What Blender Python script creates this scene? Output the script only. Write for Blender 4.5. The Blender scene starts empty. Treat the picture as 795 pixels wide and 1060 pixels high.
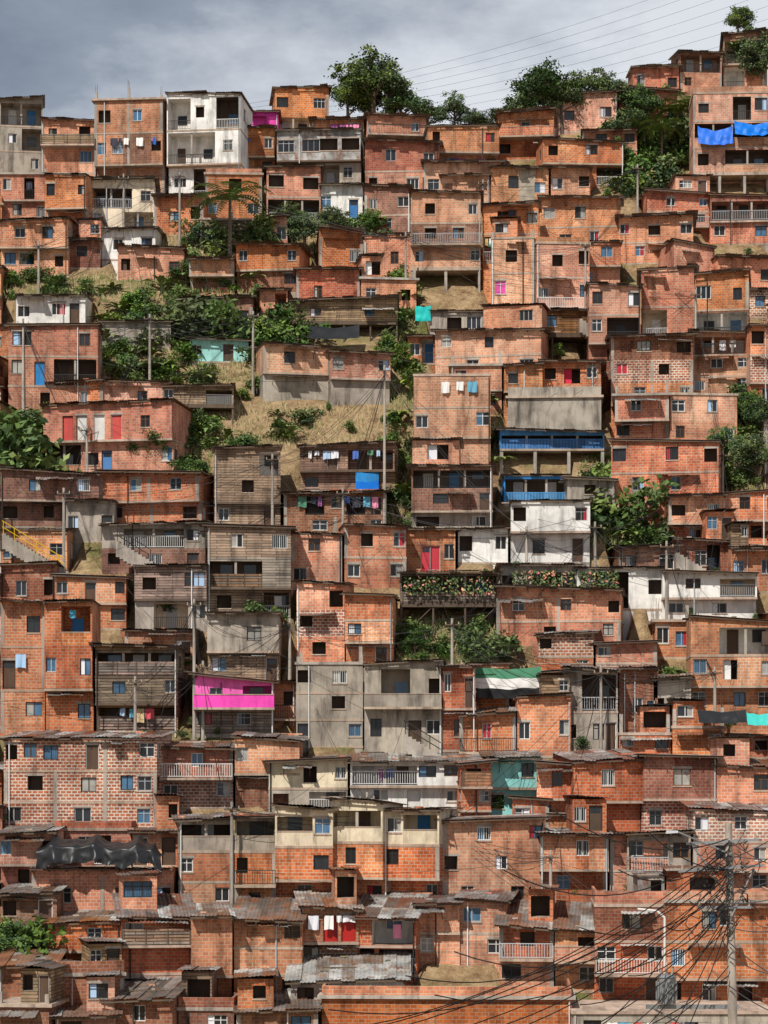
import bpy, bmesh, math, random, bisect
from mathutils import Matrix, Vector, noise
random.seed(23)
R=random.random
U=random.uniform
F=2500.0; CX=397.5; HY=800.0
A=-124.6; B=0.755
def Yof(py): return A/((HY-py)/F-B)
def W3(px,py,Y=None):
    if Y is None: Y=Yof(py)
    return Vector(((px-CX)/F*Y, Y, (HY-py)/F*Y))
sc=bpy.context.scene
COL=sc.collection
# ---------------------------------------------------------------- materials
MATS={}
def newmat(name):
    m=bpy.data.materials.new(name); m.use_nodes=True
    nt=m.node_tree
    b=nt.nodes['Principled BSDF']; b.inputs['Specular IOR Level'].default_value=0.25
    MATS[name]=m
    return m,nt,nt.nodes,nt.links,b
def N(nt,t,**k):
    n=nt.nodes.new(t)
    for a,b in k.items(): setattr(n,a,b)
    return n
def mix(nt,mode,fac,a,b):
    n=N(nt,'ShaderNodeMix',data_type='RGBA',blend_type=mode)
    for idx,v in ((0,fac),(6,a),(7,b)):
        if isinstance(v,bpy.types.NodeSocket): nt.links.new(v,n.inputs[idx])
        elif idx==0: n.inputs[0].default_value=v
        else: n.inputs[idx].default_value=(v[0],v[1],v[2],1)
    return n.outputs[2]
def ramp(nt,src,stops):
    n=N(nt,'ShaderNodeValToRGB')
    e=n.color_ramp.elements
    while len(e)<len(stops): e.new(0.5)
    for el,(p,c) in zip(e,stops):
        el.position=p; el.color=(c,c,c,1) if not hasattr(c,'__len__') else (*c,1)
    nt.links.new(src,n.inputs[0]); return n.outputs[0]
def uvcoord(nt,scale=(1,1,1),rnd=True,rotz=0):
    tc=N(nt,'ShaderNodeTexCoord'); mp=N(nt,'ShaderNodeMapping')
    mp.inputs['Scale'].default_value=scale; mp.inputs['Rotation'].default_value=(0,0,rotz)
    nt.links.new(tc.outputs['UV'],mp.inputs[0])
    if rnd:
        oi=N(nt,'ShaderNodeObjectInfo'); mu=N(nt,'ShaderNodeMath',operation='MULTIPLY'); mu.inputs[1].default_value=57.3
        nt.links.new(oi.outputs['Random'],mu.inputs[0])
        cb=N(nt,'ShaderNodeCombineXYZ')
        for i in range(3): nt.links.new(mu.outputs[0],cb.inputs[i])
        nt.links.new(cb.outputs[0],mp.inputs['Location'])
    return mp.outputs[0]
def noisen(nt,vec,scale,detail=3,rough=0.6):
    n=N(nt,'ShaderNodeTexNoise'); n.inputs['Scale'].default_value=scale; n.inputs['Detail'].default_value=detail
    n.inputs['Roughness'].default_value=rough
    if vec: nt.links.new(vec,n.inputs['Vector'])
    return n.outputs[0]
def objval(nt,col,lo,hi,hue=0.008,sat=0.1):
    oi=N(nt,'ShaderNodeObjectInfo'); h=N(nt,'ShaderNodeHueSaturation')
    mr=N(nt,'ShaderNodeMapRange'); mr.inputs[3].default_value=lo; mr.inputs[4].default_value=hi
    nt.links.new(oi.outputs['Random'],mr.inputs[0]); nt.links.new(mr.outputs[0],h.inputs['Value'])
    wn=N(nt,'ShaderNodeTexWhiteNoise',noise_dimensions='1D'); nt.links.new(oi.outputs['Random'],wn.inputs['W'])
    m2=N(nt,'ShaderNodeMapRange'); m2.inputs[3].default_value=0.5-hue; m2.inputs[4].default_value=0.5+hue
    nt.links.new(wn.outputs[0],m2.inputs[0]); nt.links.new(m2.outputs[0],h.inputs['Hue'])
    m3=N(nt,'ShaderNodeMapRange'); m3.inputs[3].default_value=1-sat; m3.inputs[4].default_value=1+sat*0.7
    sp=N(nt,'ShaderNodeSeparateColor'); nt.links.new(wn.outputs[1],sp.inputs[0])
    nt.links.new(sp.outputs[1],m3.inputs[0]); nt.links.new(m3.outputs[0],h.inputs['Saturation'])
    nt.links.new(col,h.inputs['Color']); return h.outputs[0]
def grime(nt,col,amt=0.5):
    v=uvcoord(nt,(1.3,0.22,1)); s=ramp(nt,noisen(nt,v,1.1,4,0.68),[(0.32,1-amt),(0.52,1.0)])
    v2=uvcoord(nt,(1,1,1)); s2=ramp(nt,noisen(nt,v2,0.5,3,0.65),[(0.33,1-amt*0.6),(0.60,1.08)])
    c=mix(nt,'MULTIPLY',1.0,col,s); c=mix(nt,'MULTIPLY',1.0,c,s2)
    return c
def brick(name,c1,c2,mort,bw=0.38,rh=0.215,ms=0.025,eff=0.30):
    m,nt,nd,lk,b=newmat(name)
    v=uvcoord(nt,rnd=False)
    t=N(nt,'ShaderNodeTexBrick'); lk.new(v,t.inputs['Vector'])
    t.inputs['Scale'].default_value=1; t.inputs['Brick Width'].default_value=bw; t.inputs['Row Height'].default_value=rh
    t.inputs['Mortar Size'].default_value=ms; t.inputs['Mortar Smooth'].default_value=0.1; t.inputs['Bias'].default_value=-.1
    t.inputs['Color1'].default_value=(*c1,1); t.inputs['Color2'].default_value=(*c2,1); t.inputs['Mortar'].default_value=(*mort,1)
    vo=N(nt,'ShaderNodeTexVoronoi',distance='CHEBYCHEV'); vo.inputs['Scale'].default_value=0.5
    lk.new(uvcoord(nt,(0.8,1.0,1)),vo.inputs['Vector'])
    sp=N(nt,'ShaderNodeSeparateColor'); lk.new(vo.outputs['Color'],sp.inputs[0])
    pv=ramp(nt,sp.outputs[0],[(0.0,(.68,.63,.62)),(0.3,(.94,.90,.87)),(0.7,(1.0,1.0,1.0)),(1.0,(1.12,1.20,1.18))])
    c=mix(nt,'MULTIPLY',0.95,t.outputs['Color'],pv)
    e=ramp(nt,noisen(nt,uvcoord(nt,(0.8,0.6,1)),1.5,4,0.75),[(0.53,0.0),(0.72,eff)])
    c=mix(nt,'MIX',e,c,(0.58,0.42,0.29))
    c=grime(nt,c,0.5)
    c=objval(nt,c,0.82,1.18,0.008,0.12)
    lk.new(c,b.inputs['Base Color']); b.inputs['Roughness'].default_value=0.92
    bp=N(nt,'ShaderNodeBump'); bp.inputs['Strength'].default_value=0.8; bp.inputs['Distance'].default_value=0.03
    iv=N(nt,'ShaderNodeMath',operation='SUBTRACT'); iv.inputs[0].default_value=1; lk.new(t.outputs['Fac'],iv.inputs[1])
    lk.new(iv.outputs[0],bp.inputs['Height']); lk.new(bp.outputs[0],b.inputs['Normal'])
brick('a',(0.68,0.225,0.098),(0.44,0.132,0.058),(0.56,0.38,0.265))
brick('b',(0.69,0.285,0.155),(0.51,0.195,0.103),(0.62,0.46,0.345),eff=0.42)
brick('c',(0.58,0.165,0.073),(0.36,0.093,0.044),(0.44,0.28,0.195))
brick('e',(0.33,0.122,0.068),(0.21,0.078,0.046),(0.31,0.21,0.165))
brick('q',(0.50,0.165,0.088),(0.26,0.085,0.055),(0.61,0.52,0.44),ms=0.04)
def plain(name,col,rough=0.85,g=0.4,vr=(0.85,1.1),metal=0.0):
    m,nt,nd,lk,b=newmat(name)
    rg=N(nt,'ShaderNodeRGB'); rg.outputs[0].default_value=(*col,1)
    c=rg.outputs[0]
    if g>0:
        c=grime(nt,c,g)
        c=mix(nt,'MULTIPLY',0.6,c,ramp(nt,noisen(nt,uvcoord(nt),14,2,0.7),[(0.3,0.75),(0.7,1.1)]))
    c=objval(nt,c,*vr); lk.new(c,b.inputs['Base Color']); b.inputs['Roughness'].default_value=rough
    b.inputs['Metallic'].default_value=metal
plain('g',(0.40,0.345,0.285),0.9,0.62)
plain('w',(0.80,0.78,0.74),0.85,0.45)
plain('k',(0.70,0.60,0.44),0.85,0.45)
plain('t',(0.32,0.70,0.66),0.8,0.3)
plain('p',(0.80,0.10,0.42),0.7,0.25)
plain('u',(0.04,0.25,0.60),0.6,0.35)
plain('slab',(0.46,0.35,0.27),0.9,0.5)
plain('conc',(0.40,0.35,0.30),0.9,0.5)
plain('beam',(0.12,0.085,0.06),0.85,0.3)
plain('int',(0.10,0.07,0.055),0.9,0.3)  # interior behind openings; its shade is put into this darkened base colour
plain('fw',(0.68,0.68,0.66),0.5,0)
plain('fa',(0.42,0.43,0.44),0.4,0)
plain('fb',(0.035,0.03,0.028),0.5,0)
plain('fr',(0.16,0.07,0.03),0.6,0)
plain('dr',(0.50,0.03,0.03),0.5,0.2)
plain('dd',(0.10,0.06,0.04),0.5,0.3)
plain('dw',(0.62,0.61,0.58),0.5,0.2)
plain('db',(0.05,0.20,0.45),0.5,0.2)
plain('tarpk',(0.018,0.019,0.021),0.38,0)
plain('tarpb',(0.02,0.16,0.62),0.5,0)
plain('tarpt',(0.03,0.45,0.42),0.5,0)
plain('yel',(0.70,0.42,0.03),0.5,0.2)
plain('steel',(0.30,0.31,0.32),0.45,0.2,metal=0.4)
plain('wire',(0.02,0.02,0.022),0.6,0)
plain('ceram',(0.35,0.28,0.22),0.4,0)
plain('bark',(0.13,0.10,0.075),0.9,0)
CL=[(0.75,0.74,0.72),(0.6,0.04,0.05),(0.04,0.12,0.45),(0.75,0.25,0.4),(0.05,0.05,0.07),(0.10,0.35,0.5),(0.55,0.42,0.2),(0.08,0.25,0.15),(0.7,0.7,0.75),(0.35,0.1,0.30),(0.35,0.5,0.7)]
for i,c in enumerate(CL): plain('cl%d'%i,c,0.9,0,vr=(0.95,1.05))
def glass(name,col,r=0.08):
    m,nt,nd,lk,b=newmat(name)
    c=mix(nt,'MIX',noisen(nt,uvcoord(nt),1.2,2),(col[0]*0.4,col[1]*0.4,col[2]*0.4),(col[0]*1.6,col[1]*1.6,col[2]*1.6))
    lk.new(c,b.inputs['Base Color']); b.inputs['Roughness'].default_value=r; b.inputs['Specular IOR Level'].default_value=0.4
glass('gl',(0.02,0.023,0.027)); glass('gb',(0.06,0.14,0.24)); glass('gd',(0.010,0.009,0.008),0.4)
glass('gc',(0.32,0.31,0.28),0.3); glass('gr',(0.40,0.02,0.03),0.4); glass('gp',(0.65,0.08,0.34),0.4)
def planks(name,c1,c2):
    m,nt,nd,lk,b=newmat(name)
    v=uvcoord(nt,rnd=True)
    t=N(nt,'ShaderNodeTexBrick'); lk.new(v,t.inputs['Vector']); t.inputs['Scale'].default_value=1
    t.inputs['Brick Width'].default_value=2.2; t.inputs['Row Height'].default_value=0.2; t.inputs['Mortar Size'].default_value=0.018
    t.inputs['Color1'].default_value=(*c1,1); t.inputs['Color2'].default_value=(*c2,1); t.inputs['Mortar'].default_value=(0.03,0.022,0.016,1)
    c=mix(nt,'MULTIPLY',0.8,t.outputs[0],ramp(nt,noisen(nt,uvcoord(nt,(0.6,9,1)),1.5,4,0.7),[(0.3,0.5),(0.7,1.2)]))
    c=grime(nt,c,0.5); c=objval(nt,c,0.8,1.2,0.02,0.4)
    lk.new(c,b.inputs['Base Color']); b.inputs['Roughness'].default_value=0.9
planks('o',(0.42,0.26,0.15),(0.22,0.14,0.085))
planks('o2',(0.34,0.27,0.20),(0.16,0.13,0.10))
def metal(name,cols,rustamt):
    m,nt,nd,lk,b=newmat(name)
    v=uvcoord(nt,(1,1,1))
    wn=N(nt,'ShaderNodeTexVoronoi',distance='CHEBYCHEV'); wn.inputs['Scale'].default_value=0.6; lk.new(uvcoord(nt,(1.4,0.6,1)),wn.inputs['Vector'])
    sp=N(nt,'ShaderNodeSeparateColor'); lk.new(wn.outputs['Color'],sp.inputs[0])
    base=ramp(nt,sp.outputs[1],[(0.0,cols[0]),(0.5,cols[1]),(1.0,cols[2])])
    rf=ramp(nt,noisen(nt,uvcoord(nt,(1,0.6,1)),1.6,5,0.72),[(0.56-rustamt*0.35,0.0),(0.70-rustamt*0.2,0.9)])
    c=mix(nt,'MIX',rf,base,(0.22,0.10,0.055))
    c=mix(nt,'MULTIPLY',1,c,ramp(nt,noisen(nt,v,0.8,4,0.7),[(0.3,0.45),(0.65,1.12)]))
    c=objval(nt,c,0.75,1.15,0.01,0.2)
    lk.new(c,b.inputs['Base Color']); b.inputs['Roughness'].default_value=0.6; b.inputs['Metallic'].default_value=0.15
metal('zc',[(0.32,0.30,0.285),(0.20,0.185,0.17),(0.42,0.40,0.385)],0.35)
metal('zr',[(0.36,0.135,0.075),(0.23,0.09,0.055),(0.36,0.27,0.21)],0.7)
metal('zd',[(0.10,0.09,0.08),(0.15,0.13,0.115),(0.22,0.19,0.165)],0.35)
metal('zw',[(0.56,0.56,0.54),(0.40,0.40,0.38),(0.60,0.60,0.58)],0.15)
metal('m',[(0.44,0.44,0.42),(0.30,0.30,0.29),(0.56,0.56,0.54)],0.25)
def leafmat(name,c1,c2):
    m,nt,nd,lk,b=newmat(name)
    ge=N(nt,'ShaderNodeNewGeometry')
    c=mix(nt,'MIX',ge.outputs['Random Per Island'],c1,c2)
    c=objval(nt,c,0.75,1.25,0.02,0.2)
    lk.new(c,b.inputs['Base Color']); b.inputs['Roughness'].default_value=0.6
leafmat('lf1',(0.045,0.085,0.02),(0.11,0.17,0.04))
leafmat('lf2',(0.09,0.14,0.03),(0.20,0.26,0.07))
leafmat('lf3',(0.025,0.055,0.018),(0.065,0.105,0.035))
leafmat('lfg',(0.30,0.24,0.11),(0.50,0.40,0.22))
leafmat('flw',(0.5,0.05,0.08),(0.65,0.4,0.1))
def terrmat():
    m,nt,nd,lk,b=newmat('ground_mat')
    tc=N(nt,'ShaderNodeTexCoord'); v=tc.outputs['Object']
    f=ramp(nt,noisen(nt,v,0.14,6,0.65),[(0.34,0.0),(0.48,1.0)])
    gr=mix(nt,'MIX',noisen(nt,v,1.2,5,0.7),(0.08,0.105,0.03),(0.26,0.24,0.09))
    di=mix(nt,'MIX',ramp(nt,noisen(nt,v,0.8,6,0.75),[(.35,0.),(.65,1.)]),(0.20,0.12,0.06),(0.50,0.36,0.20))
    c=mix(nt,'MIX',f,gr,di)
    lk.new(c,b.inputs['Base Color']); b.inputs['Roughness'].default_value=1
    bp=N(nt,'ShaderNodeBump'); bp.inputs['Distance'].default_value=0.45; lk.new(noisen(nt,v,2.5,6,0.7),bp.inputs['Height']); lk.new(bp.outputs[0],b.inputs['Normal'])
terrmat()
# ---------------------------------------------------------------- mesh builder
class MB:
    def __init__(s): s.v=[];s.f=[];s.m=[];s.uv=[]
    def quad(s,a,b,c,d,m):
        i=len(s.v); s.v+=[tuple(a),tuple(b),tuple(c),tuple(d)]; s.f.append((i,i+1,i+2,i+3)); s.m.append(m)
        n=(Vector(b)-Vector(a)).cross(Vector(d)-Vector(a))
        ax,ay,az=abs(n.x),abs(n.y),abs(n.z)
        for p in (a,b,c,d):
            if az>=ax and az>=ay: s.uv.append((p[0],p[1]))
            elif ax>ay: s.uv.append((p[1]+3.3,p[2]))
            else: s.uv.append((p[0],p[2]))
    def tri(s,a,b,c,m):
        i=len(s.v); s.v+=[tuple(a),tuple(b),tuple(c)]; s.f.append((i,i+1,i+2)); s.m.append(m)
        for p in (a,b,c): s.uv.append((p[0],p[2]))
    def hexa(s,p,m):
        for q in ((0,3,2,1),(4,5,6,7),(0,1,5,4),(1,2,6,5),(2,3,7,6),(3,0,4,7)):
            s.quad(*[p[i] for i in q],m)
    def box(s,x0,x1,y0,y1,z0,z1,m):
        s.hexa([(x0,y0,z0),(x1,y0,z0),(x1,y1,z0),(x0,y1,z0),(x0,y0,z1),(x1,y0,z1),(x1,y1,z1),(x0,y1,z1)],m)
    def tube(s,a,b,r0,r1,m,n=6):
        a=Vector(a);b=Vector(b);d=(b-a).normalized()
        u=d.cross(Vector((0.3,0.9,0.1))).normalized(); w=d.cross(u)
        A1=[a+(u*math.cos(t)+w*math.sin(t))*r0 for t in [k*math.tau/n for k in range(n)]]
        B1=[b+(u*math.cos(t)+w*math.sin(t))*r1 for t in [k*math.tau/n for k in range(n)]]
        for k in range(n): s.quad(A1[k],A1[(k+1)%n],B1[(k+1)%n],B1[k],m)
        for k in range(1,n-1): s.tri(B1[0],B1[k],B1[k+1],m)
    def obj(s,name,parent=None,mw=None):
        if not s.f: return None
        me=bpy.data.meshes.new(name); me.from_pydata(s.v,[],s.f)
        names=[]; idx={}
        for n in s.m:
            if n not in idx: idx[n]=len(names); names.append(n)
        for n in names: me.materials.append(MATS[n])
        me.polygons.foreach_set('material_index',[idx[n] for n in s.m])
        ul=me.uv_layers.new(name='UVMap'); fl=[c for t in s.uv for c in t]; ul.data.foreach_set('uv',fl)
        o=bpy.data.objects.new(name,me); COL.objects.link(o)
        if parent: o.parent=parent
        if mw is not None: o.matrix_world=mw
        return o
# ---------------------------------------------------------------- facade pieces
class Fac:
    def __init__(s,ox,oy,ux,uy): s.ox,s.oy,s.ux,s.uy=ox,oy,ux,uy
    def P(s,u,z,dep=0.0):
        return (s.ox+s.ux*u-s.uy*dep, s.oy+s.uy*u+s.ux*dep, z)
    def quad(s,mb,u0,u1,z0,z1,dep,m): mb.quad(s.P(u0,z0,dep),s.P(u1,z0,dep),s.P(u1,z1,dep),s.P(u0,z1,dep),m)
    def box(s,mb,u0,u1,z0,z1,d0,d1,m):
        mb.hexa([s.P(u0,z0,d0),s.P(u1,z0,d0),s.P(u1,z0,d1),s.P(u0,z0,d1),s.P(u0,z1,d0),s.P(u1,z1,d0),s.P(u1,z1,d1),s.P(u0,z1,d1)],m)
def rail(mb,f,u0,u1,z0,dep,kind):
    h=0.95
    if kind=='W':
        z=z0+0.05
        while z<z0+h-0.1:
            f.box(mb,u0,u1,z,z+0.16,dep,dep+0.03,'o' if R()<0.6 else 'o2'); z+=0.19
        n=max(1,int((u1-u0)/1.2))
        for k in range(n+1):
            u=u0+(u1-u0-0.08)*k/n; f.box(mb,u,u+0.08,z0,z0+h,dep-0.05,dep-0.003,'beam')
        return
    if kind=='K':
        f.box(mb,u0,u1,z0,z0+0.85,dep,dep+0.12,mb.wallmat); f.box(mb,u0-0.02,u1+0.02,z0+0.853,z0+0.92,dep-0.03,dep+0.15,'slab'); return
    m={'R':random.choice(['fb','fw','fa','fb']),'U':'u','Y':'yel'}.get(kind,'fb')
    f.box(mb,u0,u1,z0+h-0.05,z0+h,dep,dep+0.05,m); f.box(mb,u0,u1,z0+0.08,z0+0.12,dep+0.01,dep+0.04,m)
    st=0.16 if kind!='U' else 0.12
    n=max(2,int((u1-u0)/st))
    for k in range(n+1):
        u=u0+(u1-u0-0.03)*k/n; f.box(mb,u,u+(0.03 if kind!='U' else 0.07),z0+0.121,z0+h-0.051,dep+0.012,dep+0.035,m)
def window(mb,f,u0,u1,z0,z1,kind):
    dp=0.16
    r=R()
    pane={'b':'gb','c':'gc','r':'gr','m':'gp','D':'dw','d':'dd','R':'dr','B':'db'}.get(kind)
    if pane is None: pane='gl' if r<0.42 else 'gd' if r<0.86 else 'gb' if r<0.92 else 'gc' if r<0.96 else 'gl'
    fm=random.choice(['fw','fw','fa','fb','fb','fr','fa'])
    t=0.055
    if kind=='w' and r>.62 and r<.86:
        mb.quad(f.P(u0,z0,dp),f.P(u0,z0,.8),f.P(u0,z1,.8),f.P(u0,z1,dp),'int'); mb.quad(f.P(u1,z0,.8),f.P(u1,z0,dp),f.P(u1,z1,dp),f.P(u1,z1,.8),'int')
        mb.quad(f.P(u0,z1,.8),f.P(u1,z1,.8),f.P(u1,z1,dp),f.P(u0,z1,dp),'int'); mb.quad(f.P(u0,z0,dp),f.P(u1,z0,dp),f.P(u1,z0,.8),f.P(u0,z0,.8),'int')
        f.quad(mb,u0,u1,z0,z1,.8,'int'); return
    f.quad(mb,u0,u1,z0,z1,dp,pane)
    if kind in 'dDRB':
        f.box(mb,u0,u0+t,z0,z1,dp-0.05,dp-0.003,fm); f.box(mb,u1-t,u1,z0,z1,dp-0.05,dp-0.003,fm); f.box(mb,u0+t,u1-t,z1-t,z1,dp-0.05,dp-0.003,fm)
        if R()<0.4: f.quad(mb,u0+t*2,u1-t*2,z1-0.5,z1-0.15,dp-0.01,'gl')
        return
    f.box(mb,u0,u0+t,z0,z1,dp-0.05,dp-0.003,fm); f.box(mb,u1-t,u1,z0,z1,dp-0.05,dp-0.003,fm)
    f.box(mb,u0+t,u1-t,z1-t,z1,dp-0.05,dp-0.003,fm); f.box(mb,u0+t,u1-t,z0,z0+t,dp-0.05,dp-0.003,fm)
    nm=1 if u1-u0<1.2 else 2 if u1-u0<2 else 3
    for k in range(1,nm+1):
        u=u0+(u1-u0)*k/(nm+1); f.box(mb,u-0.025,u+0.025,z0+t,z1-t,dp-0.045,dp-0.003,fm)
    if R()<0.35: f.box(mb,u0+t,u1-t,z1-0.34,z1-0.30,dp-0.04,dp-0.005,fm)
    if R()<0.3 and pane in('gl','gb','gd'):
        k=U(0.3,0.6); ua=u0+t if R()<0.5 else u0+(u1-u0)*(1-k)
        f.quad(mb,ua,ua+(u1-u0)*k-t,z0+t,z1-t,dp-0.004,random.choice(['gc','gc','cl8','cl10','gr','gb']))
    if R()<0.3:
        n=int((u1-u0)/0.14)
        for k in range(1,n): 
            u=u0+(u1-u0)*k/n; f.box(mb,u-0.01,u+0.01,z0,z1,0.02,0.04,'fb' if fm!='fw' else 'fw')
def facade(mb,wb,f,width,z0,z1,ops,mat,railkind=None):
    ops=sorted(ops); cur=0.0
    def vm():
        if mat in 'abc' and R()<.16: return random.choice('abceabcabcabg')
        return mat
    for (a,b,c,d,t) in ops:
        if a>cur+1e-4: f.quad(mb,cur,a,z0,z1,0,vm())
        c2=max(c,z0)
        if c2>z0+1e-4: f.quad(mb,a,b,z0,c2,0,vm())
        if d<z1-1e-4: f.quad(mb,a,b,d,z1,0,mat)
        dp=0.16; im=mat
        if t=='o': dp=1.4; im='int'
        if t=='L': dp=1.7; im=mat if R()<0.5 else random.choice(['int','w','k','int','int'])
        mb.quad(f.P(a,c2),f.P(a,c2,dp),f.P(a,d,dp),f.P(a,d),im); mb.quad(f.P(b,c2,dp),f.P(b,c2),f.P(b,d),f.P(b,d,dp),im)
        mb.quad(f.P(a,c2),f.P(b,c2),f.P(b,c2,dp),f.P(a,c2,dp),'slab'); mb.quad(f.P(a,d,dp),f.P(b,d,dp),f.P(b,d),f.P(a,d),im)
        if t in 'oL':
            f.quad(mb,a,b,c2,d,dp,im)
            if t=='L':
                w=b-a; n=max(1,int(w/1.8))
                for k in range(n):
                    x=a+w*(k+0.25+U(0,0.2))/n; 
                    if R()<0.5: f.box(wb,x,min(b,x+0.8),c2,min(d-.05,c2+1.95),dp-0.06,dp-0.004,random.choice(['dd','dw','dd','fa','db']))
                    else: f.box(wb,x,min(b,x+0.9),c2+0.9,min(d-.05,c2+1.8),dp-0.06,dp-0.004,random.choice(['gl','gd','gb']))
                if railkind: rail(wb,f,a,b,c2,0.03,railkind)
                if w>2.8:
                    for k in range(1,int(w/2.4)+1):
                        x=a+w*k/(int(w/2.4)+1); f.box(mb,x-0.09,x+0.09,c2,d,0.09,0.25,'conc')
                if R()<.25: 
                    x=a+U(.1,.5)*w; 
                    while x<b-.7 and R()<.8:
                        cloth(wb,f.P(x,d-.25,.3),U(.35,.7),U(.5,.9),'cl%d'%random.randrange(11)) if f.ux==1 else None
                        x+=U(.5,.9)
            elif R()<0.3: f.quad(wb,a,a+(b-a)*U(0.3,0.6),c2,d,0.3,random.choice(['cl0','cl8','cl5','cl1']))
        else:
            window(wb,f,a,b,c2,d,t)
            if t not in 'dDRB' and R()<0.5: f.box(mb,a-0.06,b+0.06,c2-0.09,c2-0.003,-0.05,0.02,'slab')
            if R()<0.3: f.box(mb,a-0.1,b+0.1,d+0.003,d+0.16,-0.012,0.02,'conc')
        cur=b
    if cur<width-1e-4: f.quad(mb,cur,width,z0,z1,0,vm())
def ops_for(row,W,z0,fh):
    n=len(row); cw=W/n; out=[]; i=0
    while i<n:
        ch=row[i]
        if ch=='L':
            j=i
            while j<n and row[j]=='L': j+=1
            out.append((max(0.12,i*cw+0.06),min(W-0.12,j*cw-0.06),z0+0.02,z0+fh-0.3,'L')); i=j; continue
        if ch!='.':
            uc=(i+.5)*cw+U(-.14,.14)*cw
            if ch in 'wbcrmv': ww=min(U(.75,1.25),cw*.8); a=.34*fh; h=min(U(.9,1.25),.46*fh)
            elif ch=='W': ww=min(U(1.5,2.2),cw*.85); a=.34*fh; h=min(1.2,.46*fh)
            elif ch in 'dDRB': ww=min(.9,cw*.8); a=0.02; h=min(2.0,fh*.8)
            elif ch=='o': ww=min(U(1.1,1.8),cw*.85); a=.16*fh; h=.62*fh
            else: ww=.8;a=.4*fh;h=.8
            if ch=='v': ww*=.5; a=.6*fh; h=.35
            a+=U(-.05,.06)*fh
            if ch in 'dDRB': a=0.02
            u0=max(0.1,uc-ww/2); u1=min(W-0.1,uc+ww/2)
            t={'W':'w','v':'w'}.get(ch,ch)
            if u1-u0>.25: out.append((u0,u1,z0+a,z0+min(a+h,fh-.22),t))
        i+=1
    return out
def cloth(mb,P0,w,h,m):
    n=5; ph=U(0,6)
    for k in range(n):
        def pt(i,z): 
            t=i/n; return (P0[0]+w*t, P0[1]+0.05*math.sin(ph+t*9)*(0.3+z), P0[2]-h*z-0.03*math.sin(t*5+ph)*z)
        mb.quad(pt(k,1),pt(k+1,1),pt(k+1,0),pt(k,0),m)
def clothes(name_mw,x0,x1,y,z):
    mb=MB(); mb.tube((x0,y,z),(x1,y,z),0.012,0.012,'wire',4)
    x=x0+0.1; pal=random.choice([[0,8,2,4],[1,3,0,9],[0,5,10,2],list(range(11)),list(range(11))])
    while x<x1-0.4:
        w=U(.25,.8)
        if R()<0.8: cloth(mb,(x,y-0.01,z),w,U(.35,1.0),'cl%d'%random.choice(pal))
        x+=w+U(0.02,0.35)
    mb.obj('clothesline_laundry',mw=name_mw)
def roof_sheets(mb,x0,x1,y0,y1,h,fam,alongx=False):
    fams={'c':['zc','zc','zc','zr','zd','zw'],'r':['zr','zr','zr','zc'],'d':['zd','zd','zd','zc'],'w':['zw','zw','zc']}[fam]
    if alongx: a0,a1,b0,b1=y0,y1,x0,x1
    else: a0,a1,b0,b1=x0,x1,y0,y1
    def pt(a,b,dz): 
        x,y=(b,a) if alongx else (a,b)
        return (x,y,h(x,y)+dz)
    a=a0
    while a<a1-0.02:
        w=min(U(.7,.95),a1-a); m=random.choice(fams); j0=U(-.3,.22); j1=U(-.1,.1); dz=U(.02,.07); tl=U(-.07,.07)
        nb=max(1,int((b1-b0)/2.4)); seg=max(2,int(w/0.054))
        for q in range(nb):
            ba=b0+(b1-b0)*q/nb-(0.1 if q else -j0); bb=b0+(b1-b0)*(q+1)/nb+(j1 if q==nb-1 else 0.0)
            mm=m if R()<0.5 else random.choice(fams); lift=0.03*(nb-q)
            for k in range(seg):
                u0=a+(w+0.05)*k/seg; u1=a+(w+0.05)*(k+1)/seg
                za=dz+lift*0.3+tl*(k/seg)+0.022*math.sin(k*math.pi/2); zb=dz+lift*0.3+tl*((k+1)/seg)+0.022*math.sin((k+1)*math.pi/2)
                mb.quad(pt(u0,ba,za+lift*.4),pt(u1,ba,zb+lift*.4),pt(u1,bb,zb),pt(u0,bb,za),mm)
        a+=w
FOOT=[]
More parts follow.
